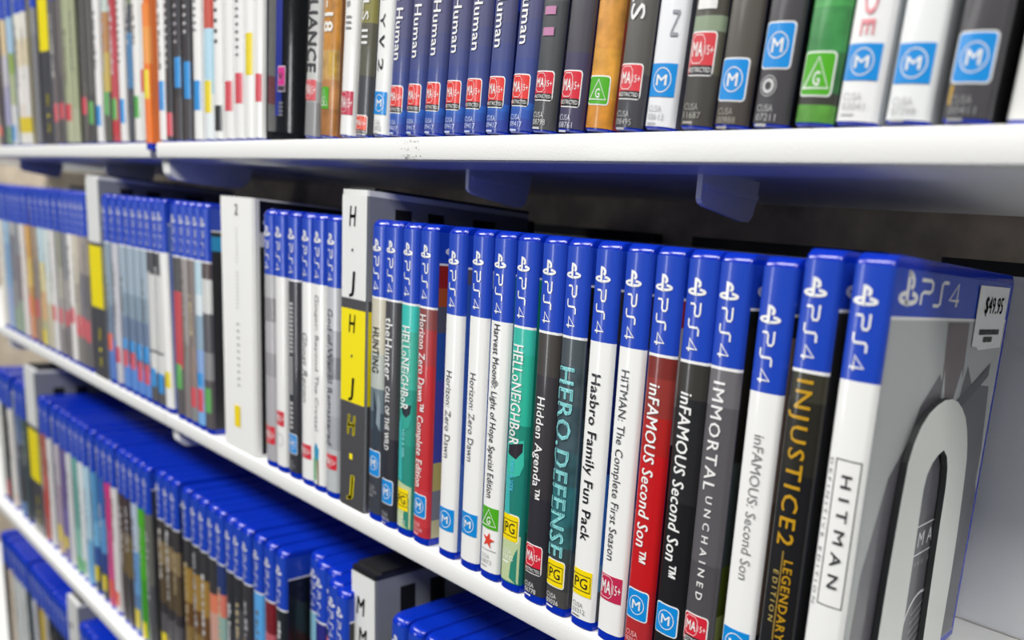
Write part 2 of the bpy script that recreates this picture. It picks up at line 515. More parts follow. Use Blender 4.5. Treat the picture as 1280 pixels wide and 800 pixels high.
# ------------------------------------------------------------------ letter dividers
DG = mat('#85888f', 0.34, 0.2, 'divider_grey_sheet'); DW = mat('#e9eae8', 0.30, 0.3, 'divider_white'); DY = mat('#f7e400', 0.33, 0.3, 'divider_yellow'); DK = mat('#4c4b4e', 0.30, 0.3, 'divider_charcoal')
def divider(X, z, y, wd, label, rows, bands, cap=None, ht=0.1785, lean=0, depth=0.105):
    loc, rot = stand(X, z, y, wd, lean)
    t = thing('letter_divider', label, 'divider', loc, rot, 'letter dividers between the games')
    h = wd / 2; r = .0016
    body = MB()
    prof = [(-h, depth)] + [(-h + r - r * math.cos(math.radians(a)), r - r * math.sin(math.radians(a))) for a in (0, 30, 60, 90)] + \
           [(h - r + r * math.sin(math.radians(a)), r - r * math.cos(math.radians(a))) for a in (0, 30, 60, 90)] + [(h, depth)]
    body.prism(prof, 'z', 0.0006, ht - .003, DG, True)
    body.face([(-h + .0003, -.0001, .0008), (h - .0003, -.0001, .0008), (h - .0003, -.0001, ht - .003), (-h + .0003, -.0001, ht - .003)], DW)
    obj('divider_body', body.mesh('divider_body', .6), t)
    c = MB(); c.prism([(x * 1.01, yy * 1.0) for x, yy in prof], 'z', ht - .003, ht, cap or DW, True)
    c.box(-h * 1.0, h * 1.0, .004, depth, ht, ht + .0016, DARK)
    obj('top_cap', c.mesh('top_cap', .6), t)
    e = MB(); e.prism([(-h * .9, depth), (h * .9, depth), (h * .9, depth + .006), (h * .5, depth + .010), (-h * .5, depth + .010), (-h * .9, depth + .006)], 'z', .001, ht - .004, DARK)
    obj('back_edge', e.mesh('back_edge'), t)
    for y0, y1 in ((.0155, .0250), (.0350, .0450), (.0645, .0800)):
        for sx in (-1, 1):
            s = MB()
            s.box(min(sx * h, sx * (h + .0003)), max(sx * h, sx * (h + .0003)), y0, y1, .135, .1705, DARK)
            obj('side_slot', s.mesh('side_slot'), t)
    f = MB()
    for z0, z1, m_ in bands:
        f.face([(-h + .0003, -.0002, z0), (h - .0003, -.0002, z0), (h - .0003, -.0002, z1), (-h + .0003, -.0002, z1)], m_)
        f.face([(h + .00015, .0012, z0), (h + .00015, .004, z0), (h + .00015, .004, z1), (h + .00015, .0012, z1)], m_)
    if bands: obj('colour_band', f.mesh('colour_band'), t)
    g = MB()
    for ch, zc, hh, ww, xo, colr, bold in rows:
        vf = glyphs(ch, bold)
        if ch == '.':
            vf = ([(0, 0), (1, 0), (1, 1), (0, 1)], [(0, 1, 2, 3)])
        put(g, vf, lambda a, b: (xo * wd + (a - .5) * ww + (b - .5) * hh * .1, -.0003, zc + (b - .5) * hh), mat(colr, .4))
    obj('divider_lettering', g.mesh('divider_lettering'), t)
    return t
CB, YL = '#3b3b3d', '#f7e400'
HJ_ROWS = [('H', .1646, .0105, .0062, -.06, CB, .02), ('.', .1466, .0016, .0016, -.06, CB, 0), ('J', .1300, .0105, .0052, -.05, CB, .02),
           ('H', .1068, .0100, .0062, -.04, CB, .02), ('.', .0886, .0016, .0016, -.04, CB, 0), ('J', .0714, .0100, .0052, -.04, CB, .02),
           ('H', .0493, .0112, .0082, -.03, YL, .05), ('.', .0308, .0034, .0034, -.03, YL, 0), ('J', .0140, .0112, .0070, -.03, YL, .05)]
HJ_BANDS = [(.1147, .1204, DK), (.0623, .1147, DY), (.0006, .0623, DK)]
divider(-.3285, ZM, 0, .0262, 'white, yellow and charcoal divider lettered H.J amid the middle row', HJ_ROWS, HJ_BANDS)
FAR_ROWS = [('I', .040, .010, .004, .05, YL, .05), ('.', .026, .003, .004, .05, YL, 0), ('I', .015, .008, .004, .05, YL, .05)]
FAR_BANDS = [(.1185, .1215, DK), (.0640, .1185, DY), (.0006, .0640, DK)]
divider(-.7780, ZM, 0, .0340, 'blurred white and yellow divider far left in the middle row', FAR_ROWS, FAR_BANDS)
divider(-.8945, ZU, 0, .0300, 'blurred divider with a tall yellow block in the top row', FAR_ROWS, [(.137, .142, DK), (.083, .137, DY), (.0006, .083, DK)], lean=.02)
M_ROWS = [('M', .158, .0112, .0082, -.10, CB, .02), ('M', .139, .0112, .0082, -.02, CB, .02), ('M', .1195, .0112, .0082, .05, CB, .02), ('M', .100, .0112, .0082, .05, CB, .02)]
divider(-.3120 + .000, Z3, .002, .0262, 'white divider lettered M M M with a black cap, third row', M_ROWS, [], cap=mat('#222224', .3), ht=.181, lean=-.035)
divider(-1.0050, Z3, -.007, .0400, 'blurred white divider with yellow block, left end of third row', FAR_ROWS, [(.121, .126, DK), (.062, .121, DY), (.0006, .062, DK)], ht=.190)
divider(-.8935, Z4, -.007, .0370, 'grey speckled divider post in the lowest row', [(c_, .150 - .022 * i, .006, .012, -.2, '#8a8a8a', .02) for i, c_ in enumerate('....')], [], ht=.182)

# ------------------------------------------------------------------ middle row, right of the H.J divider (sharp)
GM = 'blue game cases right of the H.J divider'
B_, W_ = '#1d1d1f', '#f4f4f2'
PRT = '#3a393b'
def shapes(lst):
    def fn(mb, w):
        for pts, c, e in lst:
            side_shape(mb, w, pts, ink(c), e)
    return fn
def blob(lst):                                 # simple printed shapes on the spine, (u, z) polygons
    def fn(mb, w):
        for n_, (pts, c) in enumerate(lst):
            drape(mb, w, [(u * w, z) for u, z in pts], [tuple(t) for t in tessellate_polygon([[Vector((u, z * 70, 0)) for u, z in pts]])], ink(c), E1 + .00001 * n_)
    return fn
def near(X, label, spine, side, **k):
    return game_case(X, ZM, k.pop('y', 0), label, k.pop('group', GM), spine, side, logos='cover', **k)

near(-.2974, 'beige and dark blue game case beside the H.J divider, title in grey', [(1, '#cfcab6'), (.094, '#b9c0b8'), (.075, '#6f7f86'), (.062, '#46525e'), (.052, '#3d4149')], [(1, '#cfcab6'), (.09, '#55584f')],
     titles=[('HUNTING', .1081, .0836, -.02, .46, '#42413c', {'bold': .02})], rate=('M', .0262, .0400), code=('CUSA\n05294', .0205, '#9a9aa0'),
     extra=blob([([(-.1, .075), (.25, .060), (.3, .044), (-.05, .040)], '#2f3c49'), ([(.2, .074), (.36, .068), (.34, .052), (.12, .056)], '#8b9aa2')]))
near(-.2840, 'charcoal case with bold white title, second right of the H.J divider', [(1, '#47464a'), (.05, '#2f2f37')], [(1, '#9aa3a5'), (.1, '#6a6048'), (.04, '#4f4a3d')],
     titles=[('theHunter', .1146, .0818, -.06, .52, W_, {'bold': .020}), ('CALL OF THE WILD', .0783, .0435, -.06, .32, W_, {'bold': .03})], rate=('M', .0137, .0266), code=('CUSA\n08456', .0085, '#b9b9bd'))
HN_ART = [([(-.46, .030), (.46, .028), (.46, .0048), (-.46, .0048)], '#c3d3a2'), ([(.46, .024), (.46, .004), (.05, .0068), (.1, .014), (.28, .020)], '#2e8a74'),
          ([(-.46, .060), (-.2, .066), (-.05, .030), (-.46, .031)], '#3fb7b4')]
near(-.2682, 'teal case with quirky white title, nearer the H.J divider of two', [(1, '#3cc3b8'), (.11, '#41b49f'), (.08, '#2f9a88'), (.05, '#2a8f7f')], [(1, '#1f8f7c'), (.08, '#5a4a2a'), (.06, '#2f7d6c')],
     titles=[('HELLoNEiGHBoR', .1125, .0689, -.05, .52, W_, {'bold': .02}), ('HIDE & SEEK', .0582, .0430, -.02, .16, '#8fe4e6', {'bold': .02})],
     rate=('PG', .0142, .0262, {'border': False, 'u0': -.46, 'u1': .34}), code=('CUSA\n05832', .0118, W_),
     extra=blob(HN_ART + [([(-.3, .072), (.40, .0735), (.42, .066), (.3, .060), (-.1, .0575)], '#2fa594'), ([(-.26, .0705), (.38, .0722), (.34, .0675), (.1, .0648), (-.14, .0665)], '#1f2a33')]))
near(-.2525, 'red case with bold white title, the fourth right of H.J', [(1, '#8b4a48'), (.113, '#b03a3e'), (.095, '#c42f35'), (.03, '#c93a42'), (.010, '#c0323c')], [(1, '#a02016'), (.134, '#b8521a'), (.125, '#5d5a66'), (.112, '#2f57a8'), (.088, '#4c4fa6'), (.045, '#cdbb6a'), (.03, '#8a8a8c'), (.014, '#d8cf9a')],
     titles=[('Horizon Zero Dawn™ Complete Edition', .1201, .0309, -.10, .42, W_, {'bold': .020})], rate=('M', .0152, .0268), code=('CUSA\n10212/H', .0118, '#f0c4c4'))
near(-.2293, 'white case with thin grey title, left of the two alike', [(1, W_)], [(1, '#57506a'), (.138, '#3a62b8'), (.05, '#4c74c4')], hz=.1230, line=False,
     titles=[('Horizon: Zero Dawn', .0958, .0522, -.06, .34, '#5d5d60')], rate=('M', .0146, .0263, {'border': False, 'u0': -.45, 'u1': .45}))
near(-.2104, 'white case with thin grey title, right of the two alike', [(1, W_)], [(1, '#b8c4d8'), (.138, '#3d6cc0'), (.05, '#3f6ab8')], line=False,
     titles=[('Horizon: Zero Dawn', .0978, .0548, -.06, .34, '#5d5d60')], rate=('M', .0177, .0290, {'border': False, 'u0': -.45, 'u1': .45}))
near(-.1942, 'white case with a red star and green triangle mark', [(1, W_)], [(1, '#3f8a98'), (.10, '#4d7fae'), (.05, '#3a4a20'), (.02, '#8f8c3a')], line=False,
     titles=[('Harvest Moon®: Light of Hope Special Edition', .1229, .0410, -.04, .33, '#2b2b2d', {'bold': .008})], rate=('G', .0258, .0365, {'border': False, 'u0': -.45, 'u1': .44}), code=('CUSA\n10073', .0132, '#b4b4b4'),
     extra=lambda mb, w: (flat_text(mb, w, STAR, -.30 * w, .34 * w, .0160, .0244, ink('#e2432f')), strip(mb, w, -.34 * w, .40 * w, .0149, .0153, ink('#8a8a8a'), E1)))
near(-.1781, 'teal case with quirky white title, right of the white star case', [(1, '#35bba8'), (.112, '#2cb59a'), (.08, '#1f8a76'), (.065, '#1e7f72')], [(1, '#1d8d74'), (.03, '#1d6b58')],
     titles=[('HELLoNEiGHBoR', .1159, .0703, -.08, .52, W_, {'bold': .02}), ('HIDE & SEEK', .0632, .0482, -.06, .18, '#59c9ea', {'bold': .02})],
     rate=('PG', .0248, .0372), code=('CUSA\n05832', .0205, W_),
     extra=blob(HN_ART + [([(-.44, .0705), (.40, .0735), (.44, .062), (.3, .057), (-.1, .0545), (-.4, .058)], '#3bbfa8'), ([(-.40, .0695), (.38, .0722), (.36, .0680), (.1, .0640), (-.34, .0655)], '#2a2530')]))
near(-.1612, 'near-black case with white title and red mark, beside the teal case', [(1, '#46423f'), (.105, '#39363a'), (.05, '#302e36'), (.02, '#3a3a3d')], [(1, '#151a2c'), (.12, '#141416')],
     titles=[('Hidden Agenda™', .0955, .0494, -.06, .37, W_, {'bold': .02})], rate=('MA', .0145, .0275), code=('CUSA\n06778', .0098, '#e6e6e6'))
near(-.1460, 'dark slate case with outlined turquoise lettering', [(1, '#4a5358'), (.112, '#~435157'), (.095, '#~3d5058'), (.075, '#~385a61'), (.06, '#~2f6a70'), (.042, '#~346064'), (.032, '#3a4648'), (.025, '#3c3e40'), (.012, '#4b4a48')], [(1, '#17191c'), (.12, '#2c2f31'), (.09, '#33464a'), (.03, '#4f4d48')],
     titles=[('HERO.DEFENSE', .1112, .0272, -.08, .66, '#8fe0e2', {'bold': .03}), ('HERO.DEFENSE', .1108, .0276, -.08, .60, '#3f5c62', {'bold': -.012})], rate=('PG', .0134, .0252), code=('CUSA\n09036', .0098, '#e6e6e6'))
near(-.1291, 'white case with bold black title and yellow mark', [(1, W_)], [(1, '#3a3a40'), (.125, '#14256c'), (.07, '#2a6ab8'), (.03, '#5b8fb0'), (.018, '#55585a')], line=False,
     titles=[('Hasbro Family Fun Pack', .1111, .0397, -.03, .38, '#1f1f21', {'bold': .02})], rate=('PG', .0150, .0266, {'border': False, 'u0': -.47, 'u1': .40}), code=('CUSA\n03312', .0118, '#8f8f8f'))
near(-.1124, 'white case with thin grey title and crimson mark, left of the red', [(1, W_)], [(1, '#26304f'), (.125, '#3c50a4'), (.06, '#7f83b8'), (.02, '#b9b9cc')], line=False,
     titles=[('HITMAN: The Complete First Season', .1154, .0361, -.08, .32, '#4e4e52')], rate=('MA', .0184, .0296, {'border': False, 'u0': -.46, 'u1': .44, 'red': '#c62a52'}))
IT = {'bold': .024, 'shear': .06}
near(-.0967, 'bright red case with slanted bold white title', [(1, '#7d2c26'), (.115, '#93342e'), (.10, '#b0221f'), (.085, '#c4161c'), (.03, '#b81a20'), (.016, '#b32a30')], [(1, '#a01c1e'), (.135, '#b9b2ae'), (.105, '#8f8a88'), (.09, '#1c1c1e')],
     titles=[('inFAMOUS Second Son™', .1126, .0407, -.06, .42, W_, IT)], rate=('M', .0164, .0284), code=('CUSA\n00004/H', .0108, '#f0b8b8'))
near(-.0809, 'black case with slanted bold white title, right of the red case', [(1, '#3a3834'), (.11, '#262628'), (.07, '#1b1b1d')], [(1, '#c0c4bc'), (.11, '#7c8076'), (.07, '#2a2a28')],
     titles=[('inFAMOUS Second Son™', .1122, .0398, -.06, .42, W_, IT)], rate=('M', .0160, .0279), code=('CUSA\n00223', .0108, '#c8c8c8'))
near(-.0665, 'grey case with spaced white capitals and red mark', [(1, '#6f6c70'), (.11, '#5c5a5e'), (.05, '#504e52')], [(1, '#141714'), (.09, '#2f3b3b'), (.05, '#3d4a12'), (.03, '#79834a'), (.02, '#3a4210')],
     titles=[('IMMORTAL', .1189, .0784, -.06, .38, W_, {'bold': .018, 'space': 1.15}), ('UNCHAINED', .0764, .0357, .0, .22, W_, {'bold': .02, 'space': 1.7})], rate=('MA', .0178, .0290), code=('CUSA\n08412', .0128, '#c8c8c8'))
near(-.0483, 'white case with thin grey title, right of the grey spaced-capitals case', [(1, W_)], [(1, '#22242a'), (.138, '#8f7a70'), (.08, '#7a6658'), (.03, '#2a2226')], hz=.1184, line=False,
     titles=[('inFAMOUS: Second Son', .1036, .0502, .04, .31, '#8d8d8d')], rate=('M', .0190, .0305, {'border': False, 'u0': -.42, 'u1': .42}))
GO = '#c99a1e'
near(-.0317, 'black case with gold capitals, second from the bookend', [(1, '#3a382c'), (.115, '#28261f'), (.09, '#1b1b1d')], [(1, '#17171a')], hz=.1255, y=-.001, foot=.0036,
     titles=[('INJUSTICE2', .1222, .0649, -.02, .46, GO, {'bold': .012, 'space': 1.2}), ('LEGENDARY', .0599, .0302, .16, .24, GO, {'bold': .018, 'space': 1.1}), ('EDITION', .0553, .0364, -.16, .15, '#c8b060', {'space': 1.6}), ('l', .0629, .0300, -.02, .03, '#b09040')])
def spine_frame(mb, w):
    u0, u1, z0, z1, t_ = -.245 * w, .42 * w, .0494, .0995, .00040
    for a in ((u0, u1, z1 - t_, z1), (u0, u1, z0, z0 + t_), (u0, u0 + t_, z0, z1), (u1 - t_, u1, z0, z1)): strip(mb, w, *a, ink('#4a4a4c'), E1)
def cover(mb, w):                        # generic suit cover, title frame; the price sticker is a part of its own
    P = lambda pts, c, e: side_shape(mb, w, pts, ink(c), e)
    P([(.0025, .0048), (.1155, .0048), (.1155, .1449), (.0025, .1449)], '#b4b8b8', E1)
    P([(.0045, .006), (.0075, .060), (.018, .092), (.030, .103), (.0360, .1150), (.050, .1260), (.058, .118), (.060, .070), (.05, .006)], '#67656c', E1 + .00005)
    P([(.058, .123), (.073, .1120), (.078, .128), (.086, .120), (.108, .118), (.113, .090), (.113, .006), (.048, .006), (.050, .06)], '#5d5c63', E1 + .00006)
    P([(.0500, .1445), (.0720, .1445), (.0740, .124), (.066, .110), (.054, .118)], '#75696c', E1 + .00008)
    P([(.054, .128), (.060, .110), (.062, .098), (.0545, .112)], '#c4c8cc', E1 + .0001)
    P([(.072, .127), (.074, .122), (.066, .104), (.063, .104)], '#c0c4c8', E1 + .0001)
    P([(.064, .112), (.086, .1205), (.1050, .128), (.1050, .1225), (.088, .115), (.066, .1075)], '#45444b', E1 + .00012)
    P([(.090, .0048), (.1155, .0048), (.1155, .07), (.113, .075)], '#54535a', E1 + .00007)
    wl = ink('#e4e6e8')
    Y0, Y1, Z0, Z1, t_ = .0306, .0950, .0588 - .0036, .0712 - .0036, .0006
    for a in ((Y0, Y1, Z1 - t_, Z1), (Y0, Y1, Z0, Z0 + t_), (Y0, Y0 + t_, Z0, Z1), (Y1 - t_, Y1, Z0, Z1)):
        mb.face([(w / 2 + E1 + .0002, a[0], a[2]), (w / 2 + E1 + .0002, a[1], a[2]), (w / 2 + E1 + .0002, a[1], a[3]), (w / 2 + E1 + .0002, a[0], a[3])], wl)
    side_text(mb, w, glyphs('HITMAN', .0, 1.6),   .0340, .0776, .0586, .0646, wl, E1 + .0002)
    side_text(mb, w, glyphs('DEFINITIVE EDITION', .0, 1.4), .0300, .0930, .0505, .0524, ink('#a9a9ac'), E1 + .0002)
    put(mb, RING, lambda a, b: (w / 2 + E1 + .0002, .052 + a * .030, .008 + b * .030), wl)
    for i in range(6):
        put(mb, ribbon([(0, 0), (1, .5)], .07), lambda a, b: (w / 2 + E1 + .0002, .060 + a * .012, .010 + .0038 * i + b * .008), ink('#b5b7b9'))
hz_ = .1248
hit = near(-.0137, 'case at the row end, suit cover showing, beside the grey bookend', [(1, W_)], [(1, '#b4b8b8')], hz=hz_, line=False, y=-.001, foot=.0036, dep=.1190,
     titles=[('HITMAN', .0945, .0560, .10, .27, '#2f2f31', {'bold': .012, 'space': 1.6}), ('DEFINITIVE EDITION', .0991, .0486, -.36, .09, '#77777a', {'space': 1.6})],
     extra=lambda mb, w: (cover(mb, w), spine_frame(mb, w)))
q = MB(); SX = WST / 2
q.face([(SX + E3 + .0002, a, b) for a, b in ((.0775, .1356), (.0835, .1350), (.0850, .1338), (.1128, .1344), (.1128, .1592), (.0768, .1588))], mat('#e9eaec', .55))
for a0, a1, z0, z1, tx in ((.0850, .1070, .1484, .1548, '$49.95'),):
    put(q, glyphs(tx, .02), lambda a, b: (SX + E3 + .0004, a0 + a * (a1 - a0), z0 + b * (z1 - z0)), mat('#161616', .6))
for k_, (a0, a1, zc) in enumerate(((.0830, .1070, .1410), (.0890, .1000, .1380))):
    u = a0
    rr = random.Random(k_)
    while u < a1:                       # the sticker's small print, too small to read
        d = rr.uniform(.0006, .0011)
        q.face([(SX + E3 + .0004, u, zc - .0011), (SX + E3 + .0004, u + d, zc - .0011), (SX + E3 + .0004, u + d, zc + .0011), (SX + E3 + .0004, u, zc + .0011)], mat('#3c3c3e', .6))
        u += d + rr.uniform(.0002, .0006)
st = obj('price_sticker', q.mesh('price_sticker'), hit); st['label'] = 'white price sticker reading $49.95'

# bookend: a tapered plate with a long slot, standing past the last case on its foot
bk = thing('bookend', 'pale grey arched bookend with a slot, against the last case', 'bookend', (0.0010, 0, 0))
OUT = [(.0215, .0036), (.0222, .030), (.0225, .0604), (.0235, .0850), (.0249, .1025), (.0291, .1110), (.0363, .1165), (.0458, .1200), (.0540, .1210), (.0659, .1183), (.0747, .1123), (.0815, .1035), (.0855, .0927), (.0872, .0810), (.0894, .0632), (.0908, .0414), (.0914, .0133), (.0914, .0036)]
INN = [(.0458, .0036), (.0450, .0300), (.0440, .0600), (.0431, .0800), (.0428, .0882), (.0445, .0951), (.0500, .0993), (.0571, .1010), (.0619, .0976), (.0648, .0919), (.0660, .084), (.0663, .0723), (.0670, .0589), (.0678, .0452), (.0696, .0195), (.0700, .0036)]
q = MB(); T = .0024; dge = mat('#2a2b2d', .5, 0, 'dark_edge'); gm = mat('#d9dcd8', .35, .2, 'bookend_plastic')
def rs(P, n):                           # resample to n points by arc length
    L = [0]
    for i in range(1, len(P)): L.append(L[-1] + math.dist(P[i], P[i - 1]))
    o_ = []
    for k in range(n):
        s_ = L[-1] * k / (n - 1); i = max(j for j in range(len(L)) if L[j] <= s_ + 1e-12); i = min(i, len(P) - 2)
        f_ = (s_ - L[i]) / (L[i + 1] - L[i]); o_.append((P[i][0] + f_ * (P[i + 1][0] - P[i][0]), P[i][1] + f_ * (P[i + 1][1] - P[i][1])))
    return o_
a_, b_ = rs(OUT, 40), rs(INN, 40)
for x, m_ in ((0, dge), (T, gm)): q.grid([[(x, *p) for p in a_], [(x, *p) for p in b_]], m_, False)
for P in (a_, b_): q.grid([[(0, *p) for p in P], [(T, *p) for p in P]], dge, False)
obj('upright_plate', q.mesh('upright_plate'), bk)
q = MB(); q.box(-.0326, .0024, .0190, .1016, 0.0, .0034, gm)
obj('foot_plate', q.mesh('foot_plate'), bk)

# ------------------------------------------------------------------ middle row, between the big white box and the H.J divider
G6 = 'six game cases left of the H.J divider'
def six(X, label, spine, side, **k):
    return game_case(X, ZM, 0, label, G6, spine, side, **k)
six(-.4256, 'silver-grey marbled case, beside the big boxed game', [(1, '#b8b8ba'), (.11, '#8f8d90'), (.095, '#b4b2b6'), (.075, '#9a989c'), (.06, '#b0aeb2')], [(1, '#c8c8ca')], rate=('MA', .0155, .0273, {'border': False, 'u0': -.35, 'u1': .45}), blot=[(-.48, -.34, .0130, .0285, '#e0a81c')], line=False)
six(-.4106, 'white case with a faint title, second of six before H.J', [(1, '#f0f0ee')], [(1, '#6a6a66'), (.09, '#c8c0a8'), (.07, '#4a4a48')], rate=('MA', .0305, .0400, {'border': False}), line=False, extra=lambda mb, w: flat_text(mb, w, RING, -.25 * w, .3 * w, .017, .0255, ink('#9a9a9a')))
six(-.3936, 'charcoal case with dense white lettering, left of H.J', [(1, '#3f3e44'), (.07, '#35353a')], [(1, '#303036'), (.03, '#8a7440')], rate=('M', .0165, .0284), titles=[('GODZILLA', .1103, .072, -.04, .36, '#dcdcdc', {'bold': .05}), ('GODZILLA', .069, .0322, -.04, .32, '#dcdcdc', {'bold': .05})][:0] or [('IIIIIIIIIIII', .1103, .0800, -.04, .34, '#c9c9cb', {'bold': .03}), ('IIIIIIIIIIIIII', .0770, .0540, -.04, .30, '#c9c9cb', {'bold': .03}), ('IIIIII', .0490, .0322, -.04, .30, '#c9c9cb', {'bold': .03})], code=('CUSA\n02078', .0118, '#9c9ca0'))
six(-.3762, 'white case with slanted grey title and red mark, left of H.J', [(1, '#f2f2f0')], [(1, '#e8e8e6'), (.08, '#d8b890'), (.06, '#e8e8e6')], line=False, rate=('MA', .0172, .0262, {'border': False, 'u0': -.48, 'u1': .42}), titles=[('Ghost Recon', .0945, .0519, -.05, .42, '#6a6a6c', {'shear': .2})])
six(-.3616, 'white case with a blue and green figure near its foot', [(1, '#f2f2f0')], [(1, '#2f3a3c'), (.05, '#b06a5a'), (.035, '#20202a')], line=False, titles=[('Ginger: Beyond The Crystal', .1183, .0375, -.06, .34, '#808083')],
    extra=blob([([(-.36, .026), (-.1, .030), (.15, .026), (.1, .019), (-.3, .019)], '#2f9ac4'), ([(-.42, .019), (-.1, .021), (-.08, .006), (-.36, .006)], '#4fae6a'), ([(-.05, .019), (.12, .020), (.16, .004), (.05, .004)], '#8a7a50')]))
six(-.3461, 'silver case with dark title against the left of H.J', [(1, '#c2c4c8'), (.10, '#a3a4aa'), (.085, '#84858c'), (.072, '#b4b6bc'), (.05, '#a8aab0'), (.03, '#c0c4c6')], [(1, '#c8c49a')], line=False, rate=('MA', .0178, .0268, {'border': False, 'u0': -.45, 'u1': .45}), titles=[('God of War III Remastered', .1121, .0324, -.06, .44, '#55565c')])

# the big boxed game: white spine, black cover
bx = thing('boxed_game', 'big white-spined boxed game with a black cover, middle row', 'boxed game', (-.4660, 0, 0))
q = MB(); q.prism([(-.0250, .16), (-.0250, .0015), (-.0235, 0), (.0235, 0), (.0250, .0015), (.0250, .14), (.0235, .1415), (-.0235, .1415)][1:], 'z', .0004, .1700, mat('#efefec', .4, .1, 'white_card'))
obj('box', q.mesh('box'), bx)
q = MB(); q.face([(.0252, .004, .002), (.0252, .139, .002), (.0252, .139, .169), (.0252, .004, .169)], mat('#121214', .3, .3))
put(q, PSLOGO, lambda a, b: (.0254, .006 + a * .014, .152 + b * .013), mat('#c9c9cb', .4))
q.face([(.0254, .004, .140), (.0254, .012, .140), (.0254, .012, .149), (.0254, .004, .149)], mat('#c9c9cf', .4))
obj('cover_print', q.mesh('cover_print'), bx)
q = MB()
put(q, glyphs('2', .01), lambda a, b: (-.001 + a * .0045, -.0003, .1585 + b * .007), mat('#77777a', .5))
for z0, z1, c_ in ((.128, .150, '#cfcfcf'), (.098, .122, '#bdbdbd'), (.045, .088, '#9a9a9c')):
    put(q, glyphs('IIIIIIIIII', .0, 1.2), lambda a, b: (-.001 + (b) * .0035, -.0003, z1 - a * (z1 - z0)), mat(c_, .5))
q.face([(-.007, -.0003, .016), (.002, -.0003, .016), (.002, -.0003, .031), (-.007, -.0003, .031)], mat('#f0d400', .4))
obj('spine_print', q.mesh('spine_print'), bx)

# ------------------------------------------------------------------ out of focus rows: (X, colour words, spine bands from the top, cover colours, rating colour, bottom, top)
RC_ = {'B': '#2f94dc', 'R': '#d8505c', 'Y': '#ecd620', 'G': '#5fae58', 'O': '#e8684a'}
def bands(s):
    r = []
    for q_ in s.split(','):
        c, _, z = q_.partition('@')
        r.append((float(z) if z else 1, '#' + c))
    return r
def row(items, z, y, group, lab, Xend, lean=0, line=True, **kw):
    xs = [it[0] for it in items] + [Xend]
    for i, it in enumerate(items):
        X, words, sp, sd = it[:4]
        rt = it[4] if len(it) > 4 and it[4] else None
        o = it[5] if len(it) > 5 else {}
        wd = min(WST, xs[i + 1] - X - .0004) if 'w' not in o else o['w']
        wd = round(max(.0095, wd), 4)
        bl = []
        if rt:
            for ch, zb, zt_ in rt: bl.append((-.49, .46, zb, zt_, RC_[ch]))
        bl += o.get('blot', [])
        base = bands(sp)[0][1]; lum = sum(int(base[j:j + 2], 16) for j in (1, 3, 5)) / 3
        rr = random.Random(int(-X * 10000) + i)
        if rr.random() < .8 and not o.get('titles'):       # the title, a column of small marks down the spine
            zz = rr.uniform(.095, .118); ze = rr.uniform(.045, .075)
            tc = rr.choice(['#5a5a5c', '#7a7064', '#6a6a70']) if lum > 130 else rr.choice(['#d8d8da', '#c9b890', '#b4b4ba', '#dcd8d0'])
            while zz > ze:
                dz = rr.uniform(.0022, .0048); c0 = rr.uniform(-.16, -.08)
                bl.append((c0, c0 + rr.uniform(.16, .30), zz - dz, zz, tc)); zz -= dz + rr.choice([.0008, .0009, .003])
        game_case(X, z, y + o.get('dy', 0), lab(i, words), group, bands(sp), bands(sd), w=wd, lean=o.get('lean', lean), line=o.get('line', line), blot=bl, head=o.get('head', True),
                  hz=o.get('hz', HEAD_SP), titles=o.get('titles', ()), extra=o.get('extra'), plastic=o.get('plastic'), sb=o.get('sb', .0012 if z > .1 else SH_BOT))
ORD = ['', 'second', 'third', 'fourth', 'fifth', 'sixth', 'seventh', 'eighth', 'ninth', 'tenth', 'eleventh', 'twelfth', 'thirteenth', 'fourteenth', 'fifteenth', 'sixteenth', 'seventeenth', 'eighteenth', 'nineteenth', 'twentieth',
       'twenty-first', 'twenty-second', 'twenty-third', 'twenty-fourth', 'twenty-fifth', 'twenty-sixth', 'twenty-seventh', 'twenty-eighth', 'twenty-ninth', 'thirtieth']
def rightof(anchor):
    return lambda i, wds: f'{wds} game case, ' + ((ORD[i] + ' right of ') if i else 'just right of ') + anchor
def leftof(anchor, n):
    return lambda i, wds: f'{wds} game case, ' + ((ORD[n - 1 - i] + ' left of ') if n - 1 - i else 'just left of ') + anchor

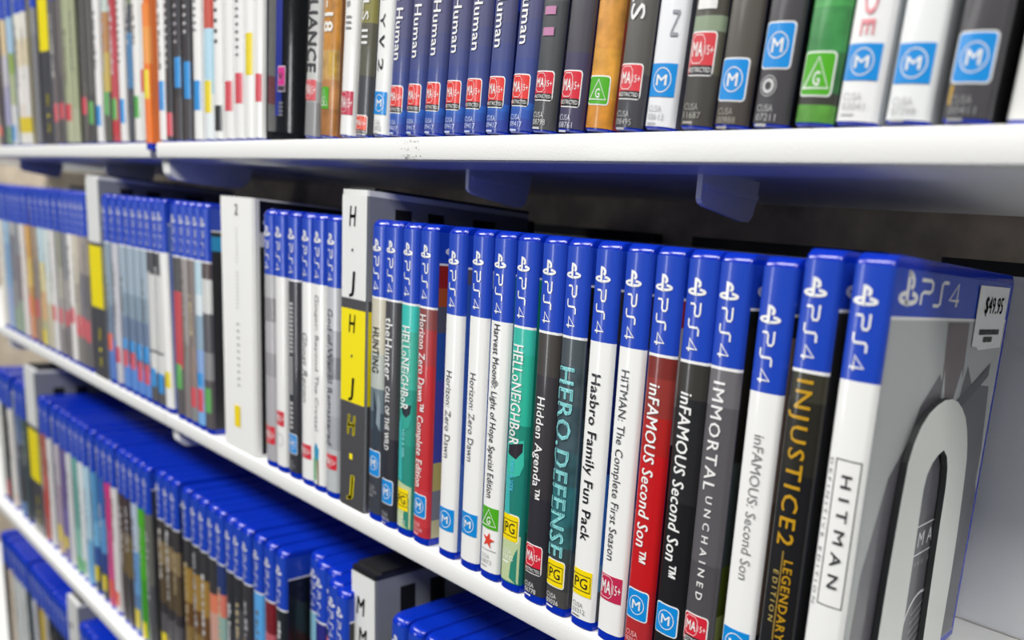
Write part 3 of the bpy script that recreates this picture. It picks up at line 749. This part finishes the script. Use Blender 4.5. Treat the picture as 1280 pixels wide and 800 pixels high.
bluegrey = '9fb0be@1,8598a8@.085,6a7c98@.065,56688a@.045,5f8fd8@.025'
ML = [(-.7383, 'blue-grey', '8ea0ae,74849a@.07,5a80c8@.04', '5a6a7a', [('O', .030, .045)]),
      (-.7189, 'pale lilac-white', 'c9c8d0', '8a94a0', [('R', .022, .036)], {'line': False}),
      (-.7002, 'misty blue', bluegrey, '6a7a90', [('R', .022, .036), ('B', .037, .046)]),
      (-.6821, 'pale steel', bluegrey, '5f7088', [('R', .022, .036), ('B', .037, .046)]),
      (-.6656, 'steel blue', bluegrey, '5f7088', [('R', .015, .031), ('B', .033, .046)]),
      (-.6495, 'slate blue', bluegrey, '4f6078', [('R', .015, .031), ('B', .033, .046)]),
      (-.6348, 'dark-topped, white-lettered', '4c4b50,d4d4d2@.106,4f4f52@.046,dcdcda@.044,5a5858@.028', '2f2f33', [('B', .016, .031)]),
      (-.6188, 'black-topped, white-blocked', '46464a,d0d0ce@.106,4f4f52@.046,d8d8d6@.044,5a5858@.028', '2f2f33', [('B', .013, .029)]),
      (-.6033, 'plain white', 'f3f3f1', '5a78c4', [('Y', .020, .033)], {'line': False, 'lean': -.03, 'w': .0145}),
      (-.5801, 'red and charcoal', '4f4d4e,c2444c@.098,5c585a@.040', 'b9b4b0', [('G', .024, .043)]),
      (-.5650, 'warm grey', '9a9492,857e7c@.06', '6f5f5a', None),
      (-.5518, 'brownish grey', '7f7470,8f7c74@.06,8a8a8c@.03', '8fa4b4', [('R', .015, .030)]),
      (-.5390, 'ice-blue', 'b9d4e0,d8e4ea@.10,8ea8bc@.085,86a8dc@.06,7ab4ec@.02', '8a9aa4', [('R', .014, .031), ('B', .033, .043)]),
      (-.5259, 'dark grey, white-lettered', '5c4f50,dcdcda@.112,5a585c@.088,8c8c8e@.06,5a5456@.04', '14141a@1,1d9ad0@.142,101018@.132', [('G', .016, .034)], {'titles': [('IIIIII', .112, .09, 0, .5, '#e0e0de', {'bold': .03})]})]
row(ML, ZM, 0, 'blurred game cases left of the big white box', rightof('the far yellow divider, middle row'), -.5110)
FL = [(-1.1149, 'cream', 'e6e2d8', 'b8c8d8', None), (-1.0884, 'white and sky-blue', 'a8c8e0@1,8fb4d8@.10,a8b8dc@.05', '7a94b8', None), (-1.0627, 'smoky grey', 'b8b8b8,87878f@.11,9a9a9a@.06,9cae98@.03', '6a6a70', None),
      (-1.0414, 'mossy grey', '8e9298,8a7f84@.09,98a898@.04', '6a6a6c', None), (-1.0208, 'off-white', 'e4deda', 'c89860', None), (-.9974, 'orange', 'd8a860,e0c070@.09,c89c60@.06,d89a78@.03', '8a7458', [('O', .03, .05)]),
      (-.9717, 'taupe', 'a89480,948a84@.09,a08c78@.03', '6f6660', [('R', .03, .05)]), (-.9499, 'pale blue to amber', 'c0d8e0,e0d4a0@.09,d8b080@.06,b8b890@.03', '908878', [('Y', .004, .02)]),
      (-.9288, 'pale mint', 'd4e0e0,d8dcd4@.08,c8c0a8@.05', '98917c', None), (-.9084, 'white', 'e2e0de', '8a8478', [('R', .035, .05)]), (-.8858, 'olive grey', '9a9a8c,b8b4a8@.09,a8a4a0@.06,8c8684@.03', '6a6664', [('R', .035, .05)]),
      (-.8640, 'ash', '84868a,a4a09e@.08,807a7c@.05', '55555a', [('R', .035, .05)]), (-.8470, 'chalk white', 'eae6e2', '9a948c', [('R', .04, .055)]), (-.8301, 'sand', 'd4ccb8,b0a898@.08,88847f@.04', '706c68', [('R', .03, .05)]),
      (-.8151, 'dusky grey', 'b0a49c,7c7880@.09,75706c@.05', '55535a', [('R', .03, .05)]), (-.8004, 'dim grey-brown', '9a928a,6f6a6c@.09,6a6668@.04', '4a484c', [('R', .028, .048)])]
row(FL, ZM, 0, 'blurred game cases at the far left of the middle row', leftof('the far yellow divider, middle row', len(FL)), -.7840, line=False)

# ------------------------------------------------------------------ top row
GT = 'game cases on the top shelf'
def top(X, lean, label, spine, side, **k):
    return game_case(X, ZU, k.pop('y', 0), label, k.pop('group', GT), bands(spine), bands(side), lean=lean, sb=.0012, **k)
def duo(z1, z0, t, col='#f2f2f2', cap=.42, xc=-.04, **o):
    return [(t, z1, z0, xc, cap, col, o)]
DSP = '3a4a78@1,4a4d7a@.110,54547a@.075,54557c@.055,4d5280@.045,464f86@.037,3f4c8c@.030,384c94@.0235,~2f62ba@.0125,~2f55ac@.0095,3648a0@.0060'
DET = dict(rate=('MA', .0112, .0232, {'red': '#e63a34'}), titles=duo(.1190, .0352, 'Detroit: Become Human', bold=.02, cap=.44), code=('CUSA\n09417', .0075, '#c8d4f0'))
for i, (X, ln) in enumerate([(-.2842, .072), (-.2686, .074), (-.2529, .074), (-.2364, .065), (-.2210, .063), (-.2049, .066), (-.1883, .075)]):
    top(X, ln, ['dark blue case with white title, leftmost of seven alike', 'dark blue case, second from the left of seven alike', 'dark blue case, third from the left of seven alike', 'dark blue case, the middle one of seven alike',
                'dark blue case, third from the right of seven alike', 'dark blue case, second from the right of seven alike', 'dark blue case with white title, rightmost of seven alike'][i], DSP, '16329a@1,2440b0@.08,16205a@.05', group='seven alike dark blue cases, top shelf', hz=.1243, **DET)
MA2 = lambda: ('MA', .0115, .0232, {'red': '#e0404a'})
top(-.1734, .077, 'charcoal case with pale pink numeral, right of the seven blue ones', '55565c@1,4a4d50@.05,4a4a4c@.02', '2a2a30', rate=('MA', .0129, .0235), titles=duo(.110, .060, 'DARK SOULS', '#d8d8da', .46) + duo(.0560, .0372, 'III', '#c080a8', .50), code=('CUSA\n08798', .0080, '#cfcfcf'))
top(-.1568, .078, 'dark navy case with red mark and no title in view', '2d2d5c@1,4a4850@.07,45405c@.03', '1d1d4a', rate=('MA', .0098, .0228), code=('CUSA\n08761', .0065, '#c8c8d8'))
top(-.1406, .074, 'golden yellow case with green triangle mark', '~d8982a@1,~e0a83a@.075,~cf9038@.05,~d89a3a@.030,~d08a2c@.012', 'b06a28@1,b84a3a@.04', rate=('G', .0101, .0199), blot=[])
top(-.1243, .074, 'dark grey case with large white letters, right of the golden case', '4f5450@1,5a5854@.05,44444a@.02', '1c1c22', rate=MA2(), titles=duo(.120, .0385, 'DARK SOULS', '#eeeeee', .52, bold=.02), code=('CUSA\n08495', .0070, '#b0b0b0'))
top(-.1084, .070, 'white case with faint grey capitals, left of two dark brown cases', 'e9eaee', '5a5a66', line=False, rate=('M', .0114, .0227, {'border': False, 'u0': -.44, 'u1': .44}), titles=duo(.095, .0317, 'A R K E N', '#9a9ca4', .24, xc=.20, space=1.1), code=('CUSA\n08613', .0085, '#b8b8bc'))
top(-.0912, .064, 'brown-black case with a large white N and red mark', '4c4a40@1,8a9a80@.0370,5c5a4c@.0320,45423e@.018', '26241e', rate=('MA', .0180, .0315, {'red': '#d84048'}), titles=duo(.0560, .0390, 'N', '#e8e8e6', .62, bold=.02), code=('CUSA\n11687', .0085, '#a8a49c'))
top(-.0757, .064, 'dark brown case with blue mark, right of the N case', '5c564e@1,54504a@.05,4a4440@.02', '17171a', rate=('M', .0091, .0220), code=('CUSA\n00988', .0065, '#a09a90'), titles=duo(.085, .034, 'WITCHER', '#8a8474', .30, space=1.2)[:0])
top(-.0595, .063, 'charcoal case with blue mark above a small round emblem', '4c4a4e@1,454347@.04', '141416', rate=('M', .0184, .0318), extra=lambda mb, w: flat_text(mb, w, merge(RING, ring(.2, .36)), -.36 * w, .12 * w, .0095, .0160, ink('#cfcfcf')), code=('CUSA\n07211', .0070, '#b8b8b8'))
top(-.0427, .056, 'green case with green triangle mark on the top shelf', '~3f8a48@1,~48a052@.055,~3a8a48@.035,~2f6a38@.022,3a3a34@.010,~5a9a3c@.0065', '1f4a26', rate=('G', .0094, .0217), blot=[])
top(-.0277, .055, 'white case with pink letters and blue mark, top shelf', 'f0f0f0', 'c8ccd0', line=False, rate=('M', .0129, .0233, {'border': False, 'u0': -.46, 'u1': .40}), titles=duo(.050, .0255, 'REDE', '#e89098', .34, bold=.02) , code=('CUSA\n03041', .0095, '#c4c4c4'))
top(-.0109, .050, 'plain white case with blue mark, right of the pink-lettered one', 'eceeee', 'b8bcc0', line=False, rate=('M', .0112, .0222, {'border': False, 'u0': -.44, 'u1': .40}), code=('CUSA\n07399', .0075, '#c0c0c0'))
top(.0067, .052, 'black case with gold streak at the right end, top shelf', '3f3d3c@1,48464a@.04', '101012', rate=('M', .0108, .0234), code=('CUSA\n00411', .0072, '#9a9a9a'), blot=[(-.42, -.34, .0048, .0100, '#b8943a')])
top(.0238, .050, 'white case with a blue base, last at the right of the top row', 'e6e6e2', 'd0d0d0', line=False, y=.004, extra=lambda mb, w: None)
# left of the seven
top(-.2991, .075, 'white case with spaced black capitals, left of the seven blue ones', 'eff0ee', '4a4a50', line=False, rate=('M', .0106, .0214, {'border': False, 'u0': -.42, 'u1': .42}), titles=[('N', .0720, .0640, -.06, .34, '#3a3a3c', {}), ('Y', .0580, .0510, -.06, .34, '#3a3a3c', {}), ('V', .0480, .0420, -.06, .36, '#2a2a2c', {'bold': .03}), ('2', .0372, .0310, -.06, .36, '#2a2a2c', {})], code=('CUSA\n08852', .0078, '#b0b0b0'))
top(-.3163, .079, 'black and gold case with white capitals and low red mark', '6a6440@1,8a8448@.07,5c5a4c@.055,45464a@.03', '3a3a20', rate=('MA', .0015, .0103, {'red': '#ea5030'}), titles=duo(.120, .0450, 'DARK SOULS III', '#eeeeec', .44, bold=.01))
top(-.3327, .077, 'white case with grey title and crimson mark, left of black-gold', 'f0f0ee', 'c8c8c8', line=False, rate=('MA', .0114, .0232, {'border': False, 'u0': -.44, 'u1': .44, 'red': '#c83250'}), titles=duo(.110, .0535, 'Dark Souls III', '#8a8a8c', .40))
top(-.3543, .064, 'orange-brown case with white R-18 and a green triangle mark', '~b07a38@1,~c88a3a@.07,~c09858@.045,~b8804a@.03,~a8703a@.015', '8a5a2c', rate=('G', .0150, .0262, {'u0': -.48, 'u1': .14, 'border': False}), titles=duo(.0760, .0538, 'R-18', '#f4f0e8', .58, bold=.04), blot=[(.1, .46, .032, .044, '#~c8a03a')], w=.0160)
top(-.3726, .080, 'grey case with dark capitals and faded red mark', 'c4c4c2@1,a8a8a8@.030,8f8f90@.019', '8a8a86', rate=('MA', .0200, .0308, {'border': False, 'red': '#d8545c'}), titles=duo(.0850, .0347, 'ALLIANCE', '#3c3c3e', .66, bold=.03), line=False, w=.0150)
# black wide box
bb = thing('boxed_game', 'wide glossy black boxed game with a small pink mark, top shelf', 'boxed game', (-.4000, 0, ZU + .0225 * math.sin(.0465) + .0002), (0, .0465, 0))
q = MB(); q.prism([(-.0215, .003), (-.0185, 0), (.0185, 0), (.0215, .003), (.0215, .138), (-.0215, .138)], 'z', .003, .168, mat('#131315', .18, .5, 'gloss_black_card', .05, 0, 300), True)
q.prism([(-.0195, .005), (-.0175, .002), (.0175, .002), (.0195, .005), (.0195, .136), (-.0195, .136)], 'z', 0, .003, mat('#131315', .18, .5, 'gloss_black_card', .05, 0, 300))
obj('box', q.mesh('box', .9), bb)
q = MB(); q.face([(-.0085, -.0002, .012), (-.0005, -.0002, .012), (-.0005, -.0002, .082), (-.0085, -.0002, .082)], ink('#14268a'))
obj('spine_print', q.mesh('spine_print'), bb)
q = MB()
for x0, x1, z0, z1, c, e in ((-.0050, .0040, .0255, .0395, '#e6d8e2', .0003), (-.0045, .0035, .0290, .0390, '#d2288a', .0004), (-.0045, .0035, .0260, .0287, '#3a2a3a', .0004)):
    q.face([(x0, -e, z0), (x1, -e, z0), (x1, -e, z1), (x0, -e, z1)], ink(c))
put(q, glyphs('MA', .03), lambda a, b: (-.0038 + a * .0045, -.0005, .032 + b * .004), ink('#f4e4f0'))
for k_ in range(4): q.face([(-.0040, -.0004, .0120 + .0022 * k_), (.0015, -.0004, .0120 + .0022 * k_), (.0015, -.0004, .0132 + .0022 * k_), (-.0040, -.0004, .0132 + .0022 * k_)], ink('#77777c'))
obj('rating_label', q.mesh('rating_label'), bb)

TXW = lambda z1, z0, col='#8a8a8a': {'titles': [('IIIIIIIIIIII', z1, z0, -.05, .34, col, {'space': 1.1})]}
UL1 = [(-1.0724, 'dark violet', '3a3a70@1,6a6468@.12,5c5454@.06,6a6462@.03', '4a4448', [('O', .01, .02)]), (-1.0412, 'orange-blotched', '4a5aa0@1,e0c8a0@.125,c8c4d0@.09,a8a4c4@.06,7a9a80@.02', 'b8c0c8', None),
       (-1.0145, 'blue and green', '5a70b0@1,a8c8e0@.13,90a850@.09,b0b890@.07,d8d8d8@.04', '90a8c0', [('B', .004, .02)]), (-.9857, 'cream, yellow-footed', 'e8e6da@1,e0d4b8@.10,e8e4e0@.075,e0d8d0@.04,e0c830@.027,e6e4dc@.012', 'c8c4a8', None, {'w': .0200}),
       (-.9600, 'ivory', 'e6e2d8@1,ddd0b0@.10,e4e0dc@.075,e0c830@.027,e6e4dc@.012', 'b0a888', None), (-.9250, 'ashen', '8a8a8c@1,7a7a7e@.1', '505054', None)]
row(UL1, ZU, 0, 'blurred game cases on the top shelf', leftof('the yellow-block divider, top row', len(UL1)), -.9080, lean=.02, line=False)
UL2 = [(-.8600, 'dusk grey', '5a5658@1,6a6262@.06', '4a4648', [('R', .020, .036)], {'w': .012}), (-.8425, 'dark grey', '6a6462@1,5a5656@.06', '6a6a5a', [('R', .022, .036)]), (-.8251, 'pale olive', 'aab08e@1,b4b89a@.03', '6a7058', [('R', .020, .034)], {'w': .0200}), (-.8030, 'olive', 'a4aa88@1,b0b496@.03', '4a4c40', None, {'w': .0135}),
       (-.7759, 'graphite', '55534f@1,605c58@.05', '3a3a3a', [('R', .024, .038)], TXW(.1, .05)), (-.7590, 'charcoal', '5c5a58@1,4c4a4a@.04', '44443f', [('G', .016, .034)]), (-.7389, 'white', 'ecebea', '7fae8a', [('B', .014, .030)]),
       (-.7182, 'green-topped', '4a8f78@1,c8d8d0@.12,b88858@.10,c8b060@.07,5a5a50@.04', '7a4a40', [('G', .022, .040)]), (-.6992, 'red', 'b84048@1,c04a54@.08', 'a8a8a8', [('G', .018, .034)], {'blot': [(-.42, .42, .006, .016, '#c83a40')]}), (-.6809, 'white, blue-marked', 'eceae8@1', '4a5060', [('B', .015, .033)], TXW(.12, .06)),
       (-.6605, 'narrow dark', '7a8468@1,3f4650@.10,3f78a8@.08,3a3e44@.04', '3a3c3c', None, {'w': .0105}), (-.6479, 'white, green-marked', 'eae9e6', 'c0c0bc', [('G', .018, .034)]), (-.6321, 'chalky', 'e6e6e4', 'c4c4c0', [('R', .036, .052)], {'w': .0140})]
row(UL2, ZU, 0, 'blurred game cases on the top shelf', rightof('the yellow-block divider, top row'), -.6165, lean=.02, line=False)
# an orange case has slipped forward into the gap between the two top shelves
row([(-.6120, 'x', 'ee7a2c@1,f08a3a@.10,f0a050@.085,f07a28@.06', 'ee7a2c', [('Y', .036, .056)], {'w': .0125, 'sb': .0050, 'titles': [('IIIII', .135, .100, -.05, .4, '#f6e6d8', {'bold': .03})]})], ZU - .0062, -.0040, 'blurred game cases on the top shelf',
    lambda i, w_: 'bright orange game case poking forward between the two top shelves', -.5985, lean=.012, line=False)
UL3 = [(-.5963, 'white', 'efefed@1', '4a4a4c', [('B', .022, .042)]), (-.5828, 'black-and-white', '3f3f41@1,3a3a3c@.05', '1a1a1c', [('R', .004, .020)], TXW(.11, .05, '#d0d0d0')), (-.5652, 'black, white-lettered', '3a383c@1,4a484a@.03', '1c1c1e', [('B', .036, .056)], TXW(.13, .065, '#b8b8c0')), (-.5482, 'black, tall-lettered', '3c3a3e@1,4c4a4c@.03', '18181a', [('B', .028, .052)], TXW(.13, .070, '#d8d8d8')),
       (-.5311, 'bright white', 'f0f0ee', 'c8c8c8', [('B', .020, .039)], TXW(.12, .07)), (-.5132, 'sky-blue and red', '6ab8e0@1,d84a40@.115,c8584a@.09,b8dcec@.07,e8eef0@.03', 'd0d0d0', [('Y', .018, .038)]), (-.4973, 'white, black-footed', 'efefed@1', 'd4d4d2', None, dict(TXW(.13, .06, '#5a5a5a'), blot=[(-.35, .45, .006, .022, '#2a2a2a')])),
       (-.4808, 'white, red-marked', 'ededeb', 'c8c8c6', [('R', .018, .036)], TXW(.125, .09, '#6a5a60')), (-.4654, 'white with pink emblem', 'ededec', 'c0c0be', [('R', .022, .040)], dict(TXW(.10, .05), blot=[(-.3, .3, .110, .122, '#b84a68')])), (-.4500, 'white, yellow-marked', 'f0f0ee', 'c8c8c6', [('Y', .038, .062)], TXW(.13, .09)),
       (-.4370, 'white and violet', '8a3a78@1,5a3a90@.12,b84060@.10,f0f0ee@.085', '3a3a3c', [('R', .022, .038)], {'w': .0115, 'lean': .040})]
row(UL3, ZU, 0, 'white and black game cases left of the wide black box', rightof('the orange case, top row'), -.4245, lean=.025, line=False)

# ------------------------------------------------------------------ third row
G3 = 'game cases on the third shelf'
T0 = [(-1.1494, 'white', 'e4e6e2', 'c0c4c0', None), (-1.1256, 'black', '30343a@1,3a3a3c@.06', '202024', [('R', .01, .03)]), (-1.1008, 'ivory', 'e6e2dc@1,e0d0c0@.02', 'a8b0c0', None, {'w': .0180}), (-1.0613, 'blue-black', '5a7098@1,4a5058@.09,4a4a4c@.05,6a88b8@.02', '4a5864', None, {'w': .016}), (-1.0350, 'dark green-grey', '50605a@1,4a5458@.08', '38404a', None)]
row(T0, Z3, -.007, G3, leftof('the blurred white divider, third row', len(T0)), -1.0180, line=False)
T1 = [(-.9580, 'brick-red', 'a85a4c@1,c05048@.08,b86860@.03', '6a3a34', None), (-.9362, 'white', 'dedcda', '8a90a8', None), (-.9090, 'pinkish', 'c0b8c0@1,b0a0b0@.08,d0b898@.03', '5a5070', [('Y', .018, .036)]), (-.8858, 'violet', '6a5a90@1,786aa8@.06', '4a4070', [('Y', .016, .03)]), (-.8671, 'pale grey', 'd8d8da', '7aa8a0', None),
      (-.8462, 'teal', '6aa8a0@1,8ac0b0@.05', '4a8a84', [('G', .004, .02)]), (-.8277, 'silvery white', 'dfe4e6', 'b8d0d8', [('G', .008, .022)]), (-.8098, 'light blue', 'b8d8e8@1,7ab4dc@.05', '6a9ac8', None), (-.7875, 'azure', '5a98c8@1,78b8e0@.075,3a5aa0@.05,35404e@.03', '2a4a88', [('Y', .014, .03)]), (-.7651, 'deep blue', '3a68b0@1,5a98d0@.085,30488c@.05,34404c@.03', '2a3a70', [('Y', .012, .028)]),
      (-.7459, 'magenta', 'd03a80@1,d0508c@.08,c83c6c@.03', 'a02a60', [('O', .012, .030)]), (-.7285, 'white', 'e0dcdc', 'b0a8a8', [('O', .010, .024)]), (-.7072, 'brown', '4a3c3a@1,6a5a44@.09,4a4444@.05', '30282a', None), (-.6919, 'dark brown', '44383a@1,70603c@.09,403c3e@.05', '28242a', None), (-.6750, 'pale blue', 'b8c4d8@1,6a9ad0@.08,5a80b0@.04', '5a78a8', [('Y', .008, .026)]), (-.6585, 'vivid green', '4fae2a@1,3f9a28@.06', '2a6a1c', [('Y', .004, .02)]), (-.6420, 'grey-olive', '6a6c64@1,55565a@.06', '3a3a3c', None)]
row(T1, Z3, -.007, G3, rightof('the blurred white divider, third row'), -.6260, line=False)
dk1 = '3f3c3c@1,8a7858@.105,5a4c38@.085,3a3638@.05,5a585c@.04'
dk2 = '3a393b@1,a08040@.10,6a4a28@.07,8a7040@.05,4a484a@.03'
T2 = [(-.6245, 'black, gold-patterned', dk1, '26242a', [('Y', .006, .022)]), (-.6082, 'dark, bronze-patterned', dk1, '1c1c20', [('Y', .006, .020)]), (-.5925, 'dark, tan-patterned', dk1, '1a1a1e', None), (-.5689, 'dark, gold-flecked', dk2, '101014', None, {'w': .0137}), (-.5510, 'dark amber', dk2, '2a2420', None), (-.5356, 'dark ochre', dk2, '2a2622', None),
      (-.5188, 'dark with coral block', '3a393b@1,e08060@.095,d0a090@.08,b08040@.055,5a4a30@.03', '242a2a', None), (-.5042, 'navy with coral block', '2c3c70@1,d87868@.100,90b0a8@.082,2a4aa0@.03', '1a2a5a', None), (-.4872, 'black', '2e3034@1,3a3a40@.08,a0a0a8@.03', '1a1c22', None), (-.4734, 'black, grey-lettered', '303034@1,4a4a4c@.10,2a2a2e@.07,b0b0b0@.035', '18181c', None), (-.4589, 'black and tan', '38363a@1,b08848@.08,8a6a40@.05', '26302c', None),
      (-.4408, 'bright blue', '5aa8e8@1,2a78d0@.085,1a3a80@.06,e05a50@.04,e0c030@.02', '1a2a6a', None), (-.4235, 'dark red', '7a2028@1,c0606a@.10,c84048@.06', 'c82838@1,4a1a2a@.12,e0d8c8@.1', None), (-.4068, 'black, blue-headed', '20262c@1,2a2e34@.07', '101418', None)]
row(T2, Z3, -.003, G3, rightof('the vivid green case, third row'), -.3900)
T3 = [(-.3895, 'pale blue and pink', '90c8e0@1,d08080@.102,c8d0d4@.085,d8c8c0@.06', '101030', None, {'dy': .008}), (-.3735, 'indigo', '2a2a80@1,e05a4a@.10,a86a60@.08,2a4a98@.06', '0e0e30', None, {'dy': .004}), (-.3590, 'teal-black', '24363c@1,2e484c@.07', '0c1014', [('O', .1, .118)], {'dy': .004}),
      (-.3430, 'black with glowing red block', '3a3838@1,f06a40@.108,4a4038@.08', '0d0d16', None, {'dy': -.003}), (-.3270, 'dark navy', '1c1e44@1,5aa0d8@.118,26284a@.1', '1a1a1c', None, {'dy': -.006, 'w': .0128})]
row(T3, Z3, .003, 'blue-headed cases by the M divider', leftof('the M divider, third row', len(T3)), -.3120)
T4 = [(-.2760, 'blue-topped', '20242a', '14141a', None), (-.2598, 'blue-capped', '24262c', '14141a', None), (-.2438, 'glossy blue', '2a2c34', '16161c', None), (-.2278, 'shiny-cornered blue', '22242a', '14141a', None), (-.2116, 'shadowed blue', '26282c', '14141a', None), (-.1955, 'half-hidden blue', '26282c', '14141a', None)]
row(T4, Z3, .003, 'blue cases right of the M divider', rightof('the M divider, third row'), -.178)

# ------------------------------------------------------------------ lowest row
F1 = [(-1.1879, 'dark', '4a4440@1', '3a3a3a', None), (-1.1632, 'cream', 'd8c8b4@1', '8a847c', None, {'w': .016}), (-1.1390, 'silver-white', 'ccd0d0', 'b0b4b4', None, {'w': .019}), (-1.1172, 'pale white', 'd4d8d6', 'a8b4b0', None, {'w': .018}), (-1.0950, 'white', 'd0d4d2', '7a9088', None, {'w': .018}), (-1.0744, 'slate', '36444a@1', '2a343a', None), (-1.0495, 'light grey', 'c4c8d0', '8a8078', None, {'w': .017}), (-1.0290, 'brown', '6a5a4a', '50463c', None), (-1.0139, 'mustard', 'd0b440@1', 'b0a070', None, {'w': .0145}), (-.9960, 'greyish', 'b0aca8', '6a6a6a', None), (-.9780, 'black-bodied', '2a3038', '202830', None), (-.9599, 'ink-black', '262c34', '1a2028', None), (-.9440, 'jet', '242a32', '1a2028', None), (-.9280, 'dusky', '2a2e34', '1c2228', None), (-.9120, 'dark slate', '2a3036', '1c2228', None)]
row(F1, Z4, -.007, 'cases in the lowest row', leftof('the grey post, lowest row', len(F1)), -.8950, line=False)
F2 = [(-.8545 + .0160 * i, wd_, c_, '22262c', None) for i, (wd_, c_) in enumerate([('deep blue', '3a4a80'), ('blue', '40508a'), ('navy', '2c3c70'), ('dim blue', '384878'), ('shaded blue', '303c68'), ('dark blue', '2a3460'), ('cobalt', '30407c')])]
row(F2, Z4, -.007, 'cases in the lowest row', rightof('the grey post, lowest row'), -.742, line=False)
